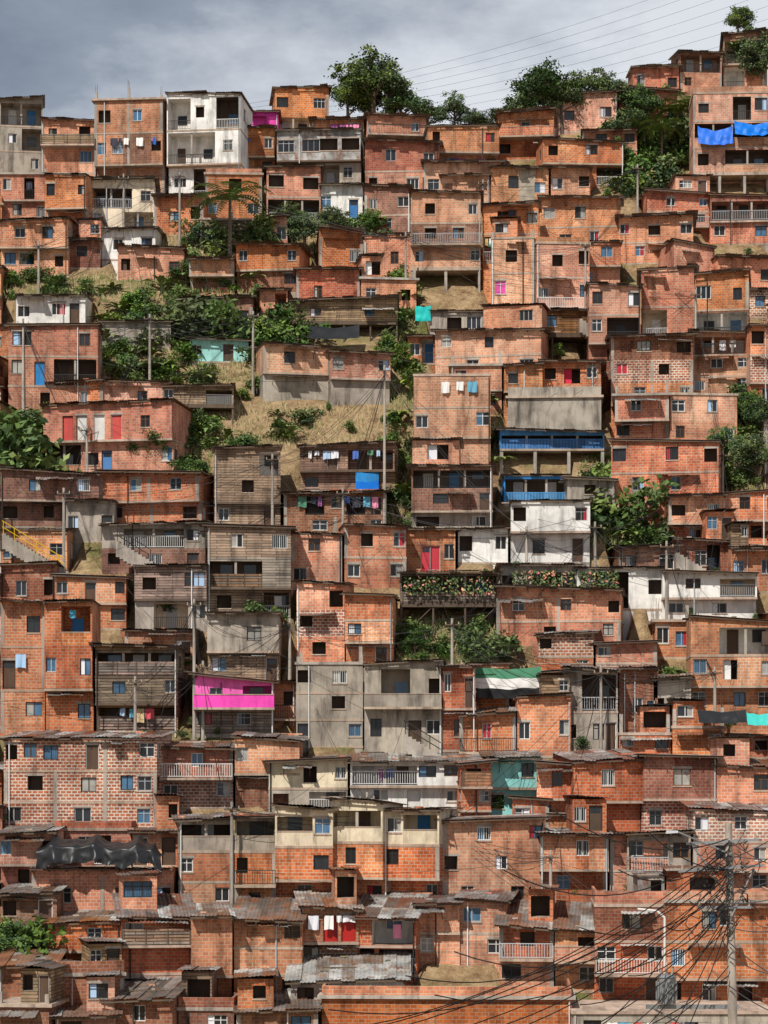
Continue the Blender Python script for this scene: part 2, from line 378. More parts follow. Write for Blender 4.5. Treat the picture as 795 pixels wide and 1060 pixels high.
def house(x0,yt,x1,yb,yaw,mat,roof,rs,floors,depth=None,name=None):
    Y=Yof(yb); s=F/Y; th=math.radians(yaw)
    w=(x1-x0)/s/max(.8,math.cos(th))*U(.94,.995); H=(yb-yt)/s
    n=len(floors); fh=H/n
    d=depth or U(4.6,6.2)
    base=W3((x0+x1)/2,yb,Y)
    mw=Matrix.Translation(base)@Matrix.Rotation(th,4,'Z')
    FOOT.append((base.x,base.y,base.z,w,d,th,floors[-1][1]))
    nm=name or {'o':'wooden_shack','m':'sheet_metal_shack','g':'concrete_house','w':'white_plaster_house','k':'cream_plaster_house','t':'turquoise_house','p':'pink_house','u':'blue_house'}.get(mat,'brick_house')
    e=bpy.data.objects.new(nm,None); COL.objects.link(e); e.matrix_world=mw; e.empty_display_size=1
    wl=MB(); wn=MB(); rf=MB(); wl.wallmat=mat; wn.wallmat=mat if mat not in('m',) else 'a'
    X0=-w/2; X1=w/2
    offs=[0.0]*n
    if R()<0.55 and n>1 and 'P' not in floors[-1][1]:
        o=U(.3,1.1)
        for i in range(n-1): offs[i]=o
    slabs=R()<0.8; cols=R()<0.4
    for i,(row,tok) in enumerate(floors):
        zb=(n-1-i)*fh; zt=zb+fh; off=offs[i]; fm=mat
        toks=tok.split(',')
        if mat in 'abc' and R()<.28: fm=random.choice('abcabceq')
        for t in toks:
            if len(t)==2 and t[0]=='M': fm=t[1]
        if fm=='o' and R()<0.4: fm='o2'
        wn.wallmat=fm if fm in MATS else 'a'
        rk=None
        for k in 'RUWKY':
            if k in toks: rk=k
        if 'P' in toks:
            k=max(2,int(w/2.2)); pm='conc' if mat not in('o','m') else 'beam'; pw=.13 if pm=='conc' else .07
            for q in range(k+1):
                x=X0+pw+(w-2*pw)*q/k
                wl.box(x-pw,x+pw,0.05,0.05+2*pw,zb-3,zt-.003,pm)
                wl.box(x-pw,x+pw,2.0,2.0+2*pw,zb-1,zt-.003,pm)
            if pm=='conc': wl.box(X0+.1,X1-.1,2.8,d,zb,zt-.003,mat)
            else: wl.box(X0+.3,X1-.3,3.2,d,zb,zt-.003,'int')
            for q in range(k):
                if pm=='beam' and R()<.5: 
                    xa=X0+pw+(w-2*pw)*q/k; xb=X0+pw+(w-2*pw)*(q+1)/k
                    wl.tube((xa,.1,zb),(xb,.1,zt-.1),.05,.05,'beam',4)
            wl.box(X0,X1,-.02,d,zt-.003,zt+.16,'slab' if pm=='conc' else 'beam')
            continue
        zb2=zb if i<n-1 else zb-4.0
        f=Fac(X0,-off,1,0)
        ops=ops_for(row,w,zb,fh)
        if i==n-1: f.quad(wl,0,w,zb2,zb,0,'g' if (R()<.2) else fm)
        facade(wl,wn,f,w,zb,zt,ops,fm,rk or ('R' if R()<.6 else None))
        fr=Fac(X1,-off,0,1); sops=[]
        sd=d+off
        if R()<.55: sops=ops_for(random.choice(['.w..','w..w','..w.','.W..','.v..']),sd,zb,fh)
        facade(wl,wn,fr,sd,zb,zt,sops,fm); 
        fl=Fac(X0,d,0,-1); sops=[]
        if R()<.55: sops=ops_for(random.choice(['..w.','w..w','.w..','..W.','..v.']),sd,zb,fh)
        facade(wl,wn,fl,sd,zb,zt,sops,fm)
        fk=Fac(X1,d,-1,0); fk.quad(wl,0,w,zb2,zt,0,fm)
        if i==n-1:
            fr.quad(wl,0,sd,zb2,zb,0,fm); fl.quad(wl,0,sd,zb2,zb,0,fm)
        if i<n-1 or n==1 or R()<.4:
            if slabs or (i<n-1 and offs[i]>offs[i+1]):
                wl.box(X0-.03,X1+.03,-off-.03,d+.02,zb-.17,zb-.004,'slab' if fm not in('o','o2','m') else 'beam')
        if cols and fm in 'abceqg':
            k=max(1,int(w/3.4))
            for q in range(k+1):
                x=X0+(w-.24)*q/k; ok=True
                for (a,b,c,dd,t) in ops:
                    if X0+a<x+.26 and X0+b>x-.02: ok=False
                if ok: wl.box(x-.012*(q==0),x+.24+.012*(q==k),-off-.015,-off+.1,zb+.002,zt-.174,'conc')
        if 'L' not in row and 'B' not in toks and w>2.2 and R()<.24:
            aw=min(w,U(1.6,4)); ax=X0+U(0,max(0.01,w-aw)); yy=-off; pr=U(.5,1.1); sl=U(.1,.35); az=zt-.28
            roof_sheets(rf,ax,ax+aw,yy-pr,yy-.03,lambda x,y:az+(y-yy)*sl,random.choice('ccrdw'))
            for xx in(ax+.05,ax+aw-.1): rf.tube((xx,yy,az-.75),(xx,yy-pr+.1,az-pr*sl-.02),.025,.025,'beam',4)
        if 'B' in toks or (mat in 'abc' and 'L' not in row and R()<.06):
            bd=U(.8,1.1); rk2=rk or random.choice('RRKW')
            wl.box(X0,X1,-off-bd,-off-.034,zb-.16,zb-.003,'slab')
            fb=Fac(X0,-off-bd,1,0); rail(wn,fb,.02,w-.02,zb,.03,rk2)
            if rk2!='K': rail(wn,Fac(X0,-off-.04,0,-1),0,bd-.1,zb,.03,rk2)
            else: wn.box(X0,X0+.1,-off-bd+.16,-off-.04,zb,zb+.85,wn.wallmat); wn.box(X1-.1,X1,-off-bd+.16,-off-.04,zb,zb+.85,wn.wallmat)
        if ('C' in toks and R()<.85) or (R()<.018 and w>3):
            a=U(0,.35)*w; b=w-U(0,.35)*w
            clothes(mw,X0+a,X0+b,-off-(1.0 if 'B' in toks else .22),zb+fh*.8)
    off=offs[0]; y0=-off
    if 'P' in floors[0][1].split(','): y0=0
    rsm=rs/s
    sx=rsm/w; sy=U(-.10,.12) if yb<640 else U(-.06,.10) if yb<980 else U(.05,.22)
    if roof in 'fn': sx=0; sy=0
    def h(x,y):
        return H+sx*(x-X0 if sx>=0 else x-X1)+ (sy*(y-y0) if sy>=0 else sy*(y-d))
    tm=mat
    for t in floors[0][1].split(','):
        if len(t)==2 and t[0]=='M': tm=t[1]
    if roof in 'crdw':
        pts=[(X0,y0),(X1,y0),(X1,d),(X0,d)]
        for q in range(4):
            a=pts[q]; b=pts[(q+1)%4]
            wl.quad((a[0],a[1],H),(b[0],b[1],H),(b[0],b[1],h(*b)),(a[0],a[1],h(*a)),tm)
        of=U(.3,.9); os=U(.1,.45)
        alongx=abs(sx)>abs(sy)*1.5 and R()<.8
        roof_sheets(rf,X0-os,X1+os,y0-of,d+.2,h,roof,alongx)
        for yy in (y0-of+.08,y0+.05):
            xa,xb=X0-os+.05,X1+os-.05
            rf.hexa([(xa,yy,h(xa,yy)-.11),(xb,yy,h(xb,yy)-.11),(xb,yy+.07,h(xb,yy)-.11),(xa,yy+.07,h(xa,yy)-.11),
                     (xa,yy,h(xa,yy)-.01),(xb,yy,h(xb,yy)-.01),(xb,yy+.07,h(xb,yy)-.01),(xa,yy+.07,h(xa,yy)-.01)],'beam')
        k=max(2,int(w/1.1))
        for q in range(k+1):
            x=X0+(w-.06)*q/k; ya,yc=y0-of+.03,y0+.4
            rf.hexa([(x,ya,h(x,ya)-.2),(x+.06,ya,h(x,ya)-.2),(x+.06,yc,h(x,yc)-.2),(x,yc,h(x,yc)-.2),
                     (x,ya,h(x,ya)-.113),(x+.06,ya,h(x,ya)-.113),(x+.06,yc,h(x,yc)-.113),(x,yc,h(x,yc)-.113)],'beam')
        for q in range(int(w*d/5)):
            x=U(X0,X1); y=U(y0,d); z=h(x,y)+.06; a=U(.1,.25);b=U(.08,.15)
            if R()<.15: a=U(.6,1.4);b=.06
            rf.box(x-a,x+a,y-b,y+b,z,z+.1,random.choice(['a','c','slab','beam','conc','o2']))
    else:
        os=U(.05,.3)
        rf.box(X0-os,X1+os,y0-os,d+.1,H+.003,H+.2,'slab' if R()<.6 else 'conc')
        if roof=='n' or R()<.4:
            ph=U(.4,.8)
            rf.box(X0,X1,y0,y0+.14,H+.203,H+.2+ph,tm)
            rf.box(X0,X0+.14,y0+.143,d,H+.203,H+.2+ph,tm); rf.box(X1-.14,X1,y0+.143,d,H+.203,H+.2+ph,tm)
        elif R()<.75:
            k=max(1,int(w/3))
            for q in range(k+1):
                x=X0+.15+(w-.3)*q/k
                for y in (y0+.2,d-.4):
                    hh=U(.2,1.3); rf.box(x-.12,x+.12,y-.12,y+.12,H+.203,H+.2+hh,'conc')
                    for a,b in((-.07,-.07),(.07,-.07),(.07,.07),(-.07,.07)):
                        rf.tube((x+a,y+b,H+.2+hh),(x+a+U(-.08,.08),y+b,H+.2+hh+U(.4,.9)),.012,.012,'zr',3)
    if w>3 and yb>235 and mat in 'abce' and not(395<yb<470 and x0<420) and R()<.2:
        rw=w*U(.35,.6); rx=X0+.05 if R()<.5 else X1-rw-.05; ry=y0+U(.1,1.2); rm=random.choice('abcaobcom'); rh=U(1.5,2.1); z0=H-.3; z1=H+rh+.25
        f=Fac(rx,ry,1,0); facade(wl,wn,f,rw,z0+.5,z1,ops_for(random.choice(['w','.w','o','wd','W']),rw,z0+.5,z1-z0-.5),rm); f.quad(wl,0,rw,z0,z0+.5,0,rm)
        Fac(rx+rw,ry,0,1).quad(wl,0,d-ry-.1,z0,z1,0,rm); Fac(rx,d-.1,0,-1).quad(wl,0,d-ry-.1,z0,z1,0,rm)
        sl=U(-.08,.08); roof_sheets(rf,rx-.25,rx+rw+.25,ry-.4,d,lambda x,y:z1+.03+sl*(x-rx if sl>0 else x-rx-rw),random.choice('ccrd'))
    for _ in range(1 if R()<.6 else 2):
        if R()<.5:
            x=random.choice([X0+.12,X1-.12,U(X0+.3,X1-.3) if w>2 else 0]); wl.tube((x,-offs[0]-.08,-.5),(x,-offs[0]-.08,H-.1),.045,.045,random.choice(['fw','fa','fb']),6)
    for mb,nn in((wl,'walls'),(wn,'windows_and_doors'),(rf,'roof')):
        o=mb.obj(nn)
        if o: o.parent=e
    return e
T="""
0 104 44 182 8 g d 4|LL:R|wL:R|.w
42 125 100 205 0 a d -2|w.w|..b|w.w
98 107 172 205 -5 a f 0|w.b.|bw.w:C|w.w.
173 101 252 207 -7 w d -3|LwL:R|LLw:R|wLL:R
252 118 288 155 0 p c 0|w.d
283 96 342 142 6 a c 3|w.w|LL
221 142 286 186 0 a c 0|.w.w:C|w..w
285 140 376 195 -3 m d 0|WWWW|LwLw:Mg
276 177 332 230 4 a d 2|W.W|LL:R
330 192 376 228 0 w c 0|b.B
322 120 442 166 0 a r -7|.w..w:C|w.w.w
376 148 456 205 -4 c c -4|.w.w|w.ww
442 134 516 185 3 a c 2|w..w|.w.w
438 168 520 208 0 b c 0|w.w.w
515 122 574 165 -5 a c 3|.w.|w.w
560 148 646 192 4 c c -3|w.w.|.wL
577 98 640 136 0 b c 3|w.w
602 135 660 175 -5 a d 0|.w.w|w..w
655 70 703 99 0 a c 2|w.w
640 94 702 130 4 c c -3|.w.w
703 46 795 96 -4 a d 5|LLLL:R,Me|w.L.
716 97 800 207 -3 b f 0|w.Lw|LLLL:K|w.LLL:K|L.w:P
0 182 50 233 0 a f 0|w.L.|.w.w
48 184 92 250 -6 a c -2|w..w|.W.
92 192 160 240 3 k c 2|LLw:R,Mk|W.LL
158 202 212 243 -3 a c 0|.w.w
212 181 272 228 3 a n 0|.w.|w..w
0 230 72 284 0 b c 3|.w.w.|wL.w:K
62 248 104 277 0 e c 0|.w.
98 238 162 268 -3 w w 2|.w.w
120 264 192 290 0 a r -3|w..w
196 262 312 302 0 a r -5|..w..w|.w...w
376 200 426 244 -6 e c -3|w.W|.w.
330 249 430 290 0 a c -2|..w..w.
306 286 432 324 3 a r 2|.w..w.w
424 206 499 302 -2 b c -2|.w..w|.w.w.|w...w|:P
456 181 612 210 0 a c 0|w.w.w.bw.w
499 212 558 300 -4 a c 3|.w.w|L.b:R|.w.w
558 206 643 262 -6 a c -3|w.w..|.w.w.
508 254 612 322 0 b f 0|.w..w.w|m..w..b
596 252 642 300 0 a c 0|.w|w.
640 228 718 272 -5 a c 2|w.w.W|.w..w
668 201 738 236 0 c c -4|.w.w|W.w
735 206 800 252 -5 a r -3|LLL:R,Me|w.w
696 262 800 302 4 a c -7|.w.w..w
608 290 776 388 -3 b c 0|w.w..W.w|wLLL.LLL:R|.w.w.w.w
15 306 90 337 0 w w 0|w.wd
8 337 102 430 3 a c 2|W..w|wBLL:R|.w.w
104 338 178 360 0 g d 0|....
196 352 258 374 3 t c -2|w.d.
272 359 404 420 4 b c -7|.w..c..w|....:Mg
300 316 412 352 0 o d 4|.w..w.|:P
186 316 262 340 0 e c 3|w..w
445 322 516 350 0 g c 0|.WW.
532 322 612 372 0 o c 0|..w..|:P
450 343 560 392 -12 b c -3|c.w..|.w.w
466 376 622 428 -7 a c 3|w..w.wow|.w.w..w
428 390 508 484 -2 b f 0|....:Mb|w..w:Mb|.W..:Mb
524 412 624 448 -4 g f 0|......
632 348 718 420 -3 a c 2|.w.w|r.w.|.w.w
716 345 780 410 -6 b c -3|LLL:R|.w.W|w.w
776 338 810 425 0 a c 0|w.|.w|w
636 412 764 464 -2 b f 0|.w..w.w.|w..w..w
50 396 108 428 -5 a c 3|w.w.
100 396 176 428 0 b c -2|..w.
44 420 182 492 -10 a r 2|.RDDR.w.|LLwB..b:K
168 400 242 440 3 o c 2|w..LL|:P
220 465 292 548 4 o c 3|..L|.w.|w.d
310 463 410 512 -4 o c 4|.dLL:C|w.w.
292 510 402 556 0 e c 2|.LwLd:C|.w.w
424 484 512 552 -3 e c 0|LLLL:R,Me|.w.d|W.w:Mg
515 447 628 486 0 u c -3|LLLLL:U|w.w.W:P
520 492 590 522 0 u c 0|LLLL:U
527 520 612 582 -3 w w 0|w...w|.w.d
586 498 636 540 0 g c -2|.w.|d.w
632 458 744 548 -10 a c -4|w..w.w|.w.w..|W..w
690 518 750 566 0 b c 2|w.w|.w.
748 512 805 566 -3 a c 4|.w.w|w.w.
0 492 104 545 6 e c -5|.w.w|w.w.d
104 492 210 546 -12 a c -4|..w..w.|w..w
68 518 118 560 0 g c 0|w.d
104 543 214 592 0 g c 3|.LLLw:R|w.w.d:Me
0 548 70 592 0 c d 0|w..w
214 547 302 640 3 o c -2|.w.w|LL.:W|w.L
300 552 422 610 0 a c 0|.w..w.w|w..w..w
420 552 472 592 0 c c 0|.RRw
474 548 526 582 0 w c 2|W.w
414 592 516 660 0 o c 0|LLLL:W|:P
516 588 600 620 0 g c 0|w.LLw:Y
595 588 690 630 -2 w d 0|.LL.w:R
684 596 784 642 -4 w c -3|.w.LL:R|w.w.
640 566 704 600 0 e c 2|w.w
700 560 762 600 0 e c -3|.wL.
756 566 800 612 0 a c 0|w.w
0 588 58 630 0 e d 2|.w.w
56 598 132 650 4 c c -2|w.d.w|.w.w
138 588 216 652 -3 g d 0|w.W:Mo|.LLw
0 626 97 760 -4 a c -3|.w.LL:K|d.b.b:C|.b..b:K
98 672 186 756 0 o c -2|LLLL:W|.w..w|LLLL:W,C
128 652 202 694 0 a d 0|.w.w
200 706 284 760 4 p c -8|.w.LL:B,K|w.w.:Mo
214 640 290 708 0 g c 0|..w.|w..d:Mo
306 612 408 688 0 a c 0|..o..|w..w.|.W..d
306 688 376 772 0 g f 0|w.W.|..w.|w..b
375 688 460 776 -3 g c 4|.LL.w:B,K|w.dw
458 690 492 776 0 c d 0|w.d|.w.
475 732 592 782 0 a c 2|..r..W..w
486 690 584 735 0 e c 0|.w..LL
514 616 642 668 -8 a c -6|.w..w..w|..w..w
556 660 682 706 0 b c 5|w..w..|.w..
582 694 640 778 -4 g c -4|.LL:C|w.wd
640 696 682 760 0 e c 0|.wb
676 702 716 760 0 g c 2|w.w
714 646 800 742 -4 a c -6|.LL:C|b.o.w|w.ww
640 758 800 786 0 a c 0|w.w..w.w
0 764 166 862 -5 q c 0|wbw.d..w|.w..c.bw|W..w..w
165 766 312 838 -4 a c -4|..b..c...|w..w..w.
276 788 362 842 0 k d 4|..o.w|w.LL:Mg
360 788 482 838 0 w c 0|LLLww:R|.w.D.w
504 784 556 846 0 t c 0|..w|w..
476 790 508 862 5 c c 3|w|.w|w
556 792 600 860 -8 b c -3|.w.|w.w
590 786 800 872 0 c c 2|.w..c...w|w..w..w.
184 840 286 950 3 a r 3|LLLLL:K,Mg|w..w..|..w.W.
285 838 458 946 -7 a d -3|LLwLLwLL:K,Mk|..w.w..W..|.w..w..w
0 862 62 925 0 c c 2|w..w|.w..
30 904 182 952 0 b c 0|.w..d.w
456 850 566 940 5 b c 4|..w..w|w..w..|.w..w.
556 868 704 940 0 a c 0|..w..w.w|.w...w.
530 838 622 872 0 c c -8|w..w
648 866 716 940 0 g c 3|LLw:R|.w.d
714 840 800 930 0 c c -3|w.w.|.w.w|d.w
312 942 432 1010 -3 a c 0|.RR.LLL:C|w..wLL
126 948 314 1040 3 a c 2|w......w|.......|W...w.W
430 934 524 1000 -4 c c 0|..w.|w..w
516 955 622 1030 0 b c -2|.w..w|w..w
614 938 690 1040 -3 c f 0|.w.|W.w|w.d
688 934 800 1050 -4 b n 0|..wW..|w.....|W.w.w.
0 925 60 992 0 e c 2|w.d|.w.
50 955 128 1010 0 c c 3|..w.|w..w
0 1000 126 1075 6 e r 5|.w...|w..d
110 1040 330 1110 0 e w 4|.w..w..w|w..w
300 1014 420 1075 0 g w 3|w..w.|.w.
330 1034 594 1120 -3 c n 0|.......|w..w..w
590 1048 800 1130 0 g f 0|w..w..|w..w
0 1048 120 1130 0 e r 3|..w.|w.w
"""
def parse(T):
    for ln in T.strip().splitlines():
        p=ln.split('|'); a=p[0].split()
        fl=[]
        for q in p[1:]:
            r,_,t=q.partition(':'); fl.append((r or '.',t))
        yield (*[float(v) for v in a[:5]],a[5],a[6],float(a[7]),fl)
TAB=list(parse(T))
def emit(h):
    x0,yt,x1,yb,yaw,mat,roof,rs,fl=h
    W=x1-x0
    if mat in 'abce' and W>88 and roof!='n' and abs(yaw)<9 and max(len(r) for r,_ in fl)>3 and R()<.85:
        k=2 if W<150 else 3
        cuts=[0]+[(q+U(-.18,.18))/k for q in range(1,k)]+[1]
        for q in range(k):
            a,b=cuts[q],cuts[q+1]; rows=[]
            for r,t in fl:
                L=len(r); seg=r[int(round(L*a)):int(round(L*b))] or '.'
                if q and 'C' in t.split(','): t=t.replace(',C','').replace('C','')
                rows.append((seg,t))
            house(x0+W*a,yt+U(-8,9),x0+W*b,yb+U(-7,1),yaw+U(-8,8),mat if R()<.55 else random.choice('abc'),roof if R()<.6 else random.choice('cdrf'),rs/k+U(-4,4),rows)
    else: house(*h)
for h in TAB: emit(h)
GREEN=[(100,285,275,360),(100,355,270,400),(176,420,300,466),(290,420,428,465),(185,425,220,520),(0,428,45,500),(400,290,430,400),(400,400,428,545),
 (0,282,110,306),(160,215,215,290),(330,215,400,250),(300,225,330,262),(620,110,716,200),(742,400,795,510),(508,385,520,480),(610,540,700,565),
 (215,620,290,660),(410,640,515,690),(640,560,700,590),(0,925,50,985),(684,690,712,725),(600,470,632,560),(440,100,520,135),(530,590,600,615)]
cs=8; gx0,gx1,gy0,gy1=-280,1080,150,1130
nx=(gx1-gx0)//cs; ny=(gy1-gy0)//cs
cov=[[False]*nx for _ in range(ny)]
def mark(x0,y0,x1,y1):
    for j in range(max(0,int((y0-gy0)/cs)),min(ny,int((y1-gy0)/cs)+1)):
        for i in range(max(0,int((x0-gx0)/cs)),min(nx,int((x1-gx0)/cs))): cov[j][i]=True
for h in TAB: mark(h[0],h[1],h[2],h[3]+6)
for g in GREEN: mark(*g)
def crest_py(px): 
    t=min(1,max(0,(px-560)/170)); t=t*t*(3-2*t); return 142*(1-t)+80*t
filler=0
for j in range(1,ny):
    y=gy0+j*cs
    i=0
    while i<nx:
        if cov[j][i]: i+=1; continue
        k=i
        wmax=int(U(50,95)/cs)
        while k<nx and not cov[j][k] and k-i<wmax: k+=1
        wpx=(k-i)*cs; sto=2.6*F/Yof(y)
        up=j
        while up>0 and not any(cov[up-1][q] for q in range(i,k)): up-=1
        avail=(j-up+1)*cs
        x=gx0+i*cs
        if wpx>=24 and y>crest_py(x)+30 and avail>=sto*.75:
            nf=min(random.choice([1,2,2,3]),max(1,round(avail/sto)))
            yb=y+2; mat=random.choice('aaabbccceo'); rows=[]
            for q in range(nf):
                rows.append((''.join(random.choice('.w.w.Wwb.d') if R()<.8 else 'L' for _ in range(max(2,int(wpx/18)))),random.choice(['','R','K',''])))
            if avail>=nf*sto*0.85 or nf==1:
                house(x-2,yb-min(avail+4,nf*sto),x+wpx+2,yb,U(-7,7),mat,random.choice('cccrdf'),U(-4,4),rows); filler+=1
                mark(x,yb-nf*sto,x+wpx,yb+6)
        i=k
print('filler',filler)
# ---------------------------------------------------------------- ground
def Ycrest(X):
    px=CX+X/255*F; return Yof(crest_py(px))
def ground(X,Y):
    yc=Ycrest(X)
    if Y<112: z=A+B*112
    elif Y<yc: z=A+B*Y
    else:
        t=Y-yc; z=A+B*yc - 0.12*t - min(t,60)*0.1
        if Y>600: z=max(z,A+B*yc-200)
    if 112<Y<yc+40: z+=0.4*noise.noise(Vector((X*.15,Y*.15,0)))+0.28*noise.noise(Vector((X*.6,Y*.6,3)))
    return z
xs=[-3000,-1200,-500,-250,-150,-110]+[-90+.8*i for i in range(226)]+[110,150,250,500,1200,3000]
ys=[-800,-200,0,60,95,112]+[114+.8*i for i in range(220)]+[300,330,380,450,600,900,1500,3000,6000]
zz=[[ground(x,y) for x in xs] for y in ys]
for (bx,by,bz,w,d,th,tk) in FOOT:
    if 'P' in tk: continue
    r=math.hypot(w/2,d)+1; c,s=math.cos(-th),math.sin(-th)
    i0=bisect.bisect(xs,bx-r); i1=bisect.bisect(xs,bx+r); j0=bisect.bisect(ys,by-r); j1=bisect.bisect(ys,by+r)
    for j in range(j0,j1):
        for i in range(i0,i1):
            dx=xs[i]-bx; dy=ys[j]-by; lx=dx*c-dy*s; ly=dx*s+dy*c
            if abs(lx)<w/2+.3 and -.8<ly<d: zz[j][i]=min(zz[j][i],bz-.05)
nxx=len(xs)
vs=[(xs[i],ys[j],zz[j][i]) for j in range(len(ys)) for i in range(nxx)]
fs=[(j*nxx+i,j*nxx+i+1,(j+1)*nxx+i+1,(j+1)*nxx+i) for j in range(len(ys)-1) for i in range(nxx-1)]
me=bpy.data.meshes.new('hillside_ground'); me.from_pydata(vs,[],fs); me.materials.append(MATS['ground_mat'])
for p in me.polygons: p.use_smooth=True
COL.objects.link(bpy.data.objects.new('hillside_ground',me))
# ---------------------------------------------------------------- vegetation
def leafq(mb,c,s,m):
    n=Vector((U(-1,1),U(-1,.3),U(-.2,1))).normalized(); u=n.cross(Vector((U(-1,1),U(-1,1),U(-1,1)))).normalized(); v=n.cross(u)
    a=s*U(.6,1.2); b=s*U(.35,.7)
    mb.quad(c-u*a,c-v*b,c+u*a,c+v*b,m)
def tree_mesh(seed,kind):
    random.seed(seed); mb=MB()
    if kind=='tree':
        mb.tube((0,0,-1.5),(.1,0,2.2),.30,.22,'bark',8); mb.tube((.1,0,2.2),(.2,.1,6.2),.22,.08,'bark',7)
        lobes=[(Vector((U(-1.9,1.9),U(-1.6,1.6),U(3.4,6.6))),U(1.2,1.9)) for _ in range(8)]+[(Vector((0,0,7.1)),1.6),(Vector((-2.3,0,4.4)),1.3),(Vector((2.3,.3,4.8)),1.4)]
        for c,r in lobes:
            ax=Vector((.12,0,min(5.8,max(1.8,c.z-1.6)))); mb.tube(ax,c,.12,.05,'bark',5)
            for _ in range(10):
                v=Vector((random.gauss(0,1),random.gauss(0,1),random.gauss(0,.9))).normalized()
                q=c+Vector((v.x*r,v.y*r,v.z*r*.75))*U(.35,1.0); mb.tube(c,q,.045,.02,'bark',3)
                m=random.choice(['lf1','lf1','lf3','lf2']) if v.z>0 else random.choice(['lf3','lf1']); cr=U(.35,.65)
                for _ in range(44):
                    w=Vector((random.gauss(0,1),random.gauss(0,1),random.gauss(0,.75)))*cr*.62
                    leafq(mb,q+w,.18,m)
    elif kind=='bush':
        for _ in range(9):
            a=U(0,6.28); r=U(0,1.2); c=Vector((r*math.cos(a),r*math.sin(a)*.7,U(.3,1.9)-r*.4)); cr=U(.4,.8)
            mb.tube((c.x*.2,c.y*.2,-.4),c,.05,.02,'bark',4); m=random.choice(['lf1','lf2','lf3','lf1'])
            for _ in range(110):
                v=Vector((random.gauss(0,1),random.gauss(0,1),random.gauss(0,.8))).normalized()*cr*(U(.3,1.25))
                leafq(mb,c+v,.16,m)
    elif kind=='palm':
        p=Vector((0,0,-.5)); 
        for k in range(6): 
            q=p+Vector((.06*k*.3,0,.75)); mb.tube(p,q,.15-.01*k,.14-.01*k,'bark',7); p=q
        for k in range(19):
            a=k*2.4+U(-.2,.2); el=U(.1,1.3); d=Vector((math.cos(a),math.sin(a),0)); q=p.copy(); sl=.36
            for j in range(9):
                e=el-j*.24; nq=q+(d*math.cos(e)+Vector((0,0,math.sin(e))))*sl
                sd=d.cross(Vector((0,0,1)))
                mb.tube(q,nq,.02,.015,'lf2',3)
                L=.55*(1-abs(j-4)/6)
                for sgn in(-1,1):
                    for f in(0,.5):
                        b=q.lerp(nq,f); t=b+sd*sgn*L+Vector((0,0,-.2*L))+d*.2
                        mb.quad(b,b+d*.16,t+d*.09,t,'lf2')
                q=nq
    elif kind=='banana':
        for k in range(11):
            a=k*2.4+U(-.3,.3); d=Vector((math.cos(a),math.sin(a),0)); sd=d.cross(Vector((0,0,1))); q=Vector((0,0,.6)); el=U(.9,1.4); wv=U(.18,.28)
            pv=0
            for j in range(8):
                e=el-j*.25; nq=q+(d*math.cos(e)+Vector((0,0,math.sin(e))))*.3
                w1=wv*math.sin(math.pi*min(1,(j+1)/8.3)); 
                mb.quad(q-sd*pv,nq-sd*w1,nq+Vector((0,0,.03)),q+Vector((0,0,.03)),'lf2'); mb.quad(q+Vector((0,0,.03)),nq+Vector((0,0,.03)),nq+sd*w1,q+sd*pv,'lf2')
                pv=w1; q=nq
        mb.tube((0,0,-.5),(0,0,.9),.14,.08,'lf2',7)
    o=mb.obj('tmp'); me=o.data; bpy.data.objects.remove(o); return me
PRO={'tree':[tree_mesh(s,'tree') for s in(1,2,3)],'bush':[tree_mesh(s,'bush') for s in(4,5,6,7,8)],'palm':[tree_mesh(9,'palm')],'banana':[tree_mesh(10,'banana'),tree_mesh(12,'banana')]}
random.seed(77)
NM={'tree':'broadleaf_tree','bush':'bush','palm':'palm_tree','banana':'banana_plant'}
UN={'tree':8.8,'bush':2.4,'palm':5.2,'banana':2.6}
def plant(kind,px,pyb,hpx,wid=1.0,v=None,dY=0):
    Y=Yof(pyb)+dY; p=W3(px,pyb,Y)
    s=hpx*Y/F/UN[kind]
    me=PRO[kind][v if v is not None else random.randrange(len(PRO[kind]))]
    o=bpy.data.objects.new(NM[kind],me); COL.objects.link(o)
    o.location=p; o.scale=(s*wid,s*wid,s); o.rotation_euler=(0,0,U(0,6.28))
plant('tree',386,138,94,1.2,0); plant('tree',416,140,56,1.3,1); plant('tree',360,132,58,1.2,2); plant('tree',400,136,78,1.2,1)
plant('tree',470,140,50,1.1,1); plant('tree',444,142,40,1.5,2)
plant('tree',566,138,82,1.15,2); plant('tree',548,138,56,1.3,0); plant('tree',600,130,60,1.0,0); plant('tree',624,125,60,1.1,1); plant('tree',582,136,62,1.1,1)
plant('tree',642,128,50,1.3,2); plant('tree',776,86,62,1.2,1); plant('tree',790,97,66,1.1,0); plant('tree',764,46,44,1.2,2,dY=4); plant('tree',664,135,50,1.3,0)
plant('tree',510,142,32,1.6,0); plant('tree',535,142,40,1.4,2); plant('tree',490,142,32,1.6,1)
for x,y,h in((650,155,46),(672,132,40),(640,180,40),(706,165,44),(690,195,40),(662,194,36),(688,124,40),(628,158,40),(700,150,38),(680,170,44)): plant('tree' if R()<.5 else 'bush',x,y,h,1.3)
for x,y,h in((700,156,52),(685,172,48),(712,142,44),(668,162,40)): plant('palm',x,y,h,1.1,dY=-1)
plant('palm',238,262,72,1.2,dY=-2)
for x,y,h in((250,262,26),(222,262,24),(640,200,26)): plant('banana',x,y,h)
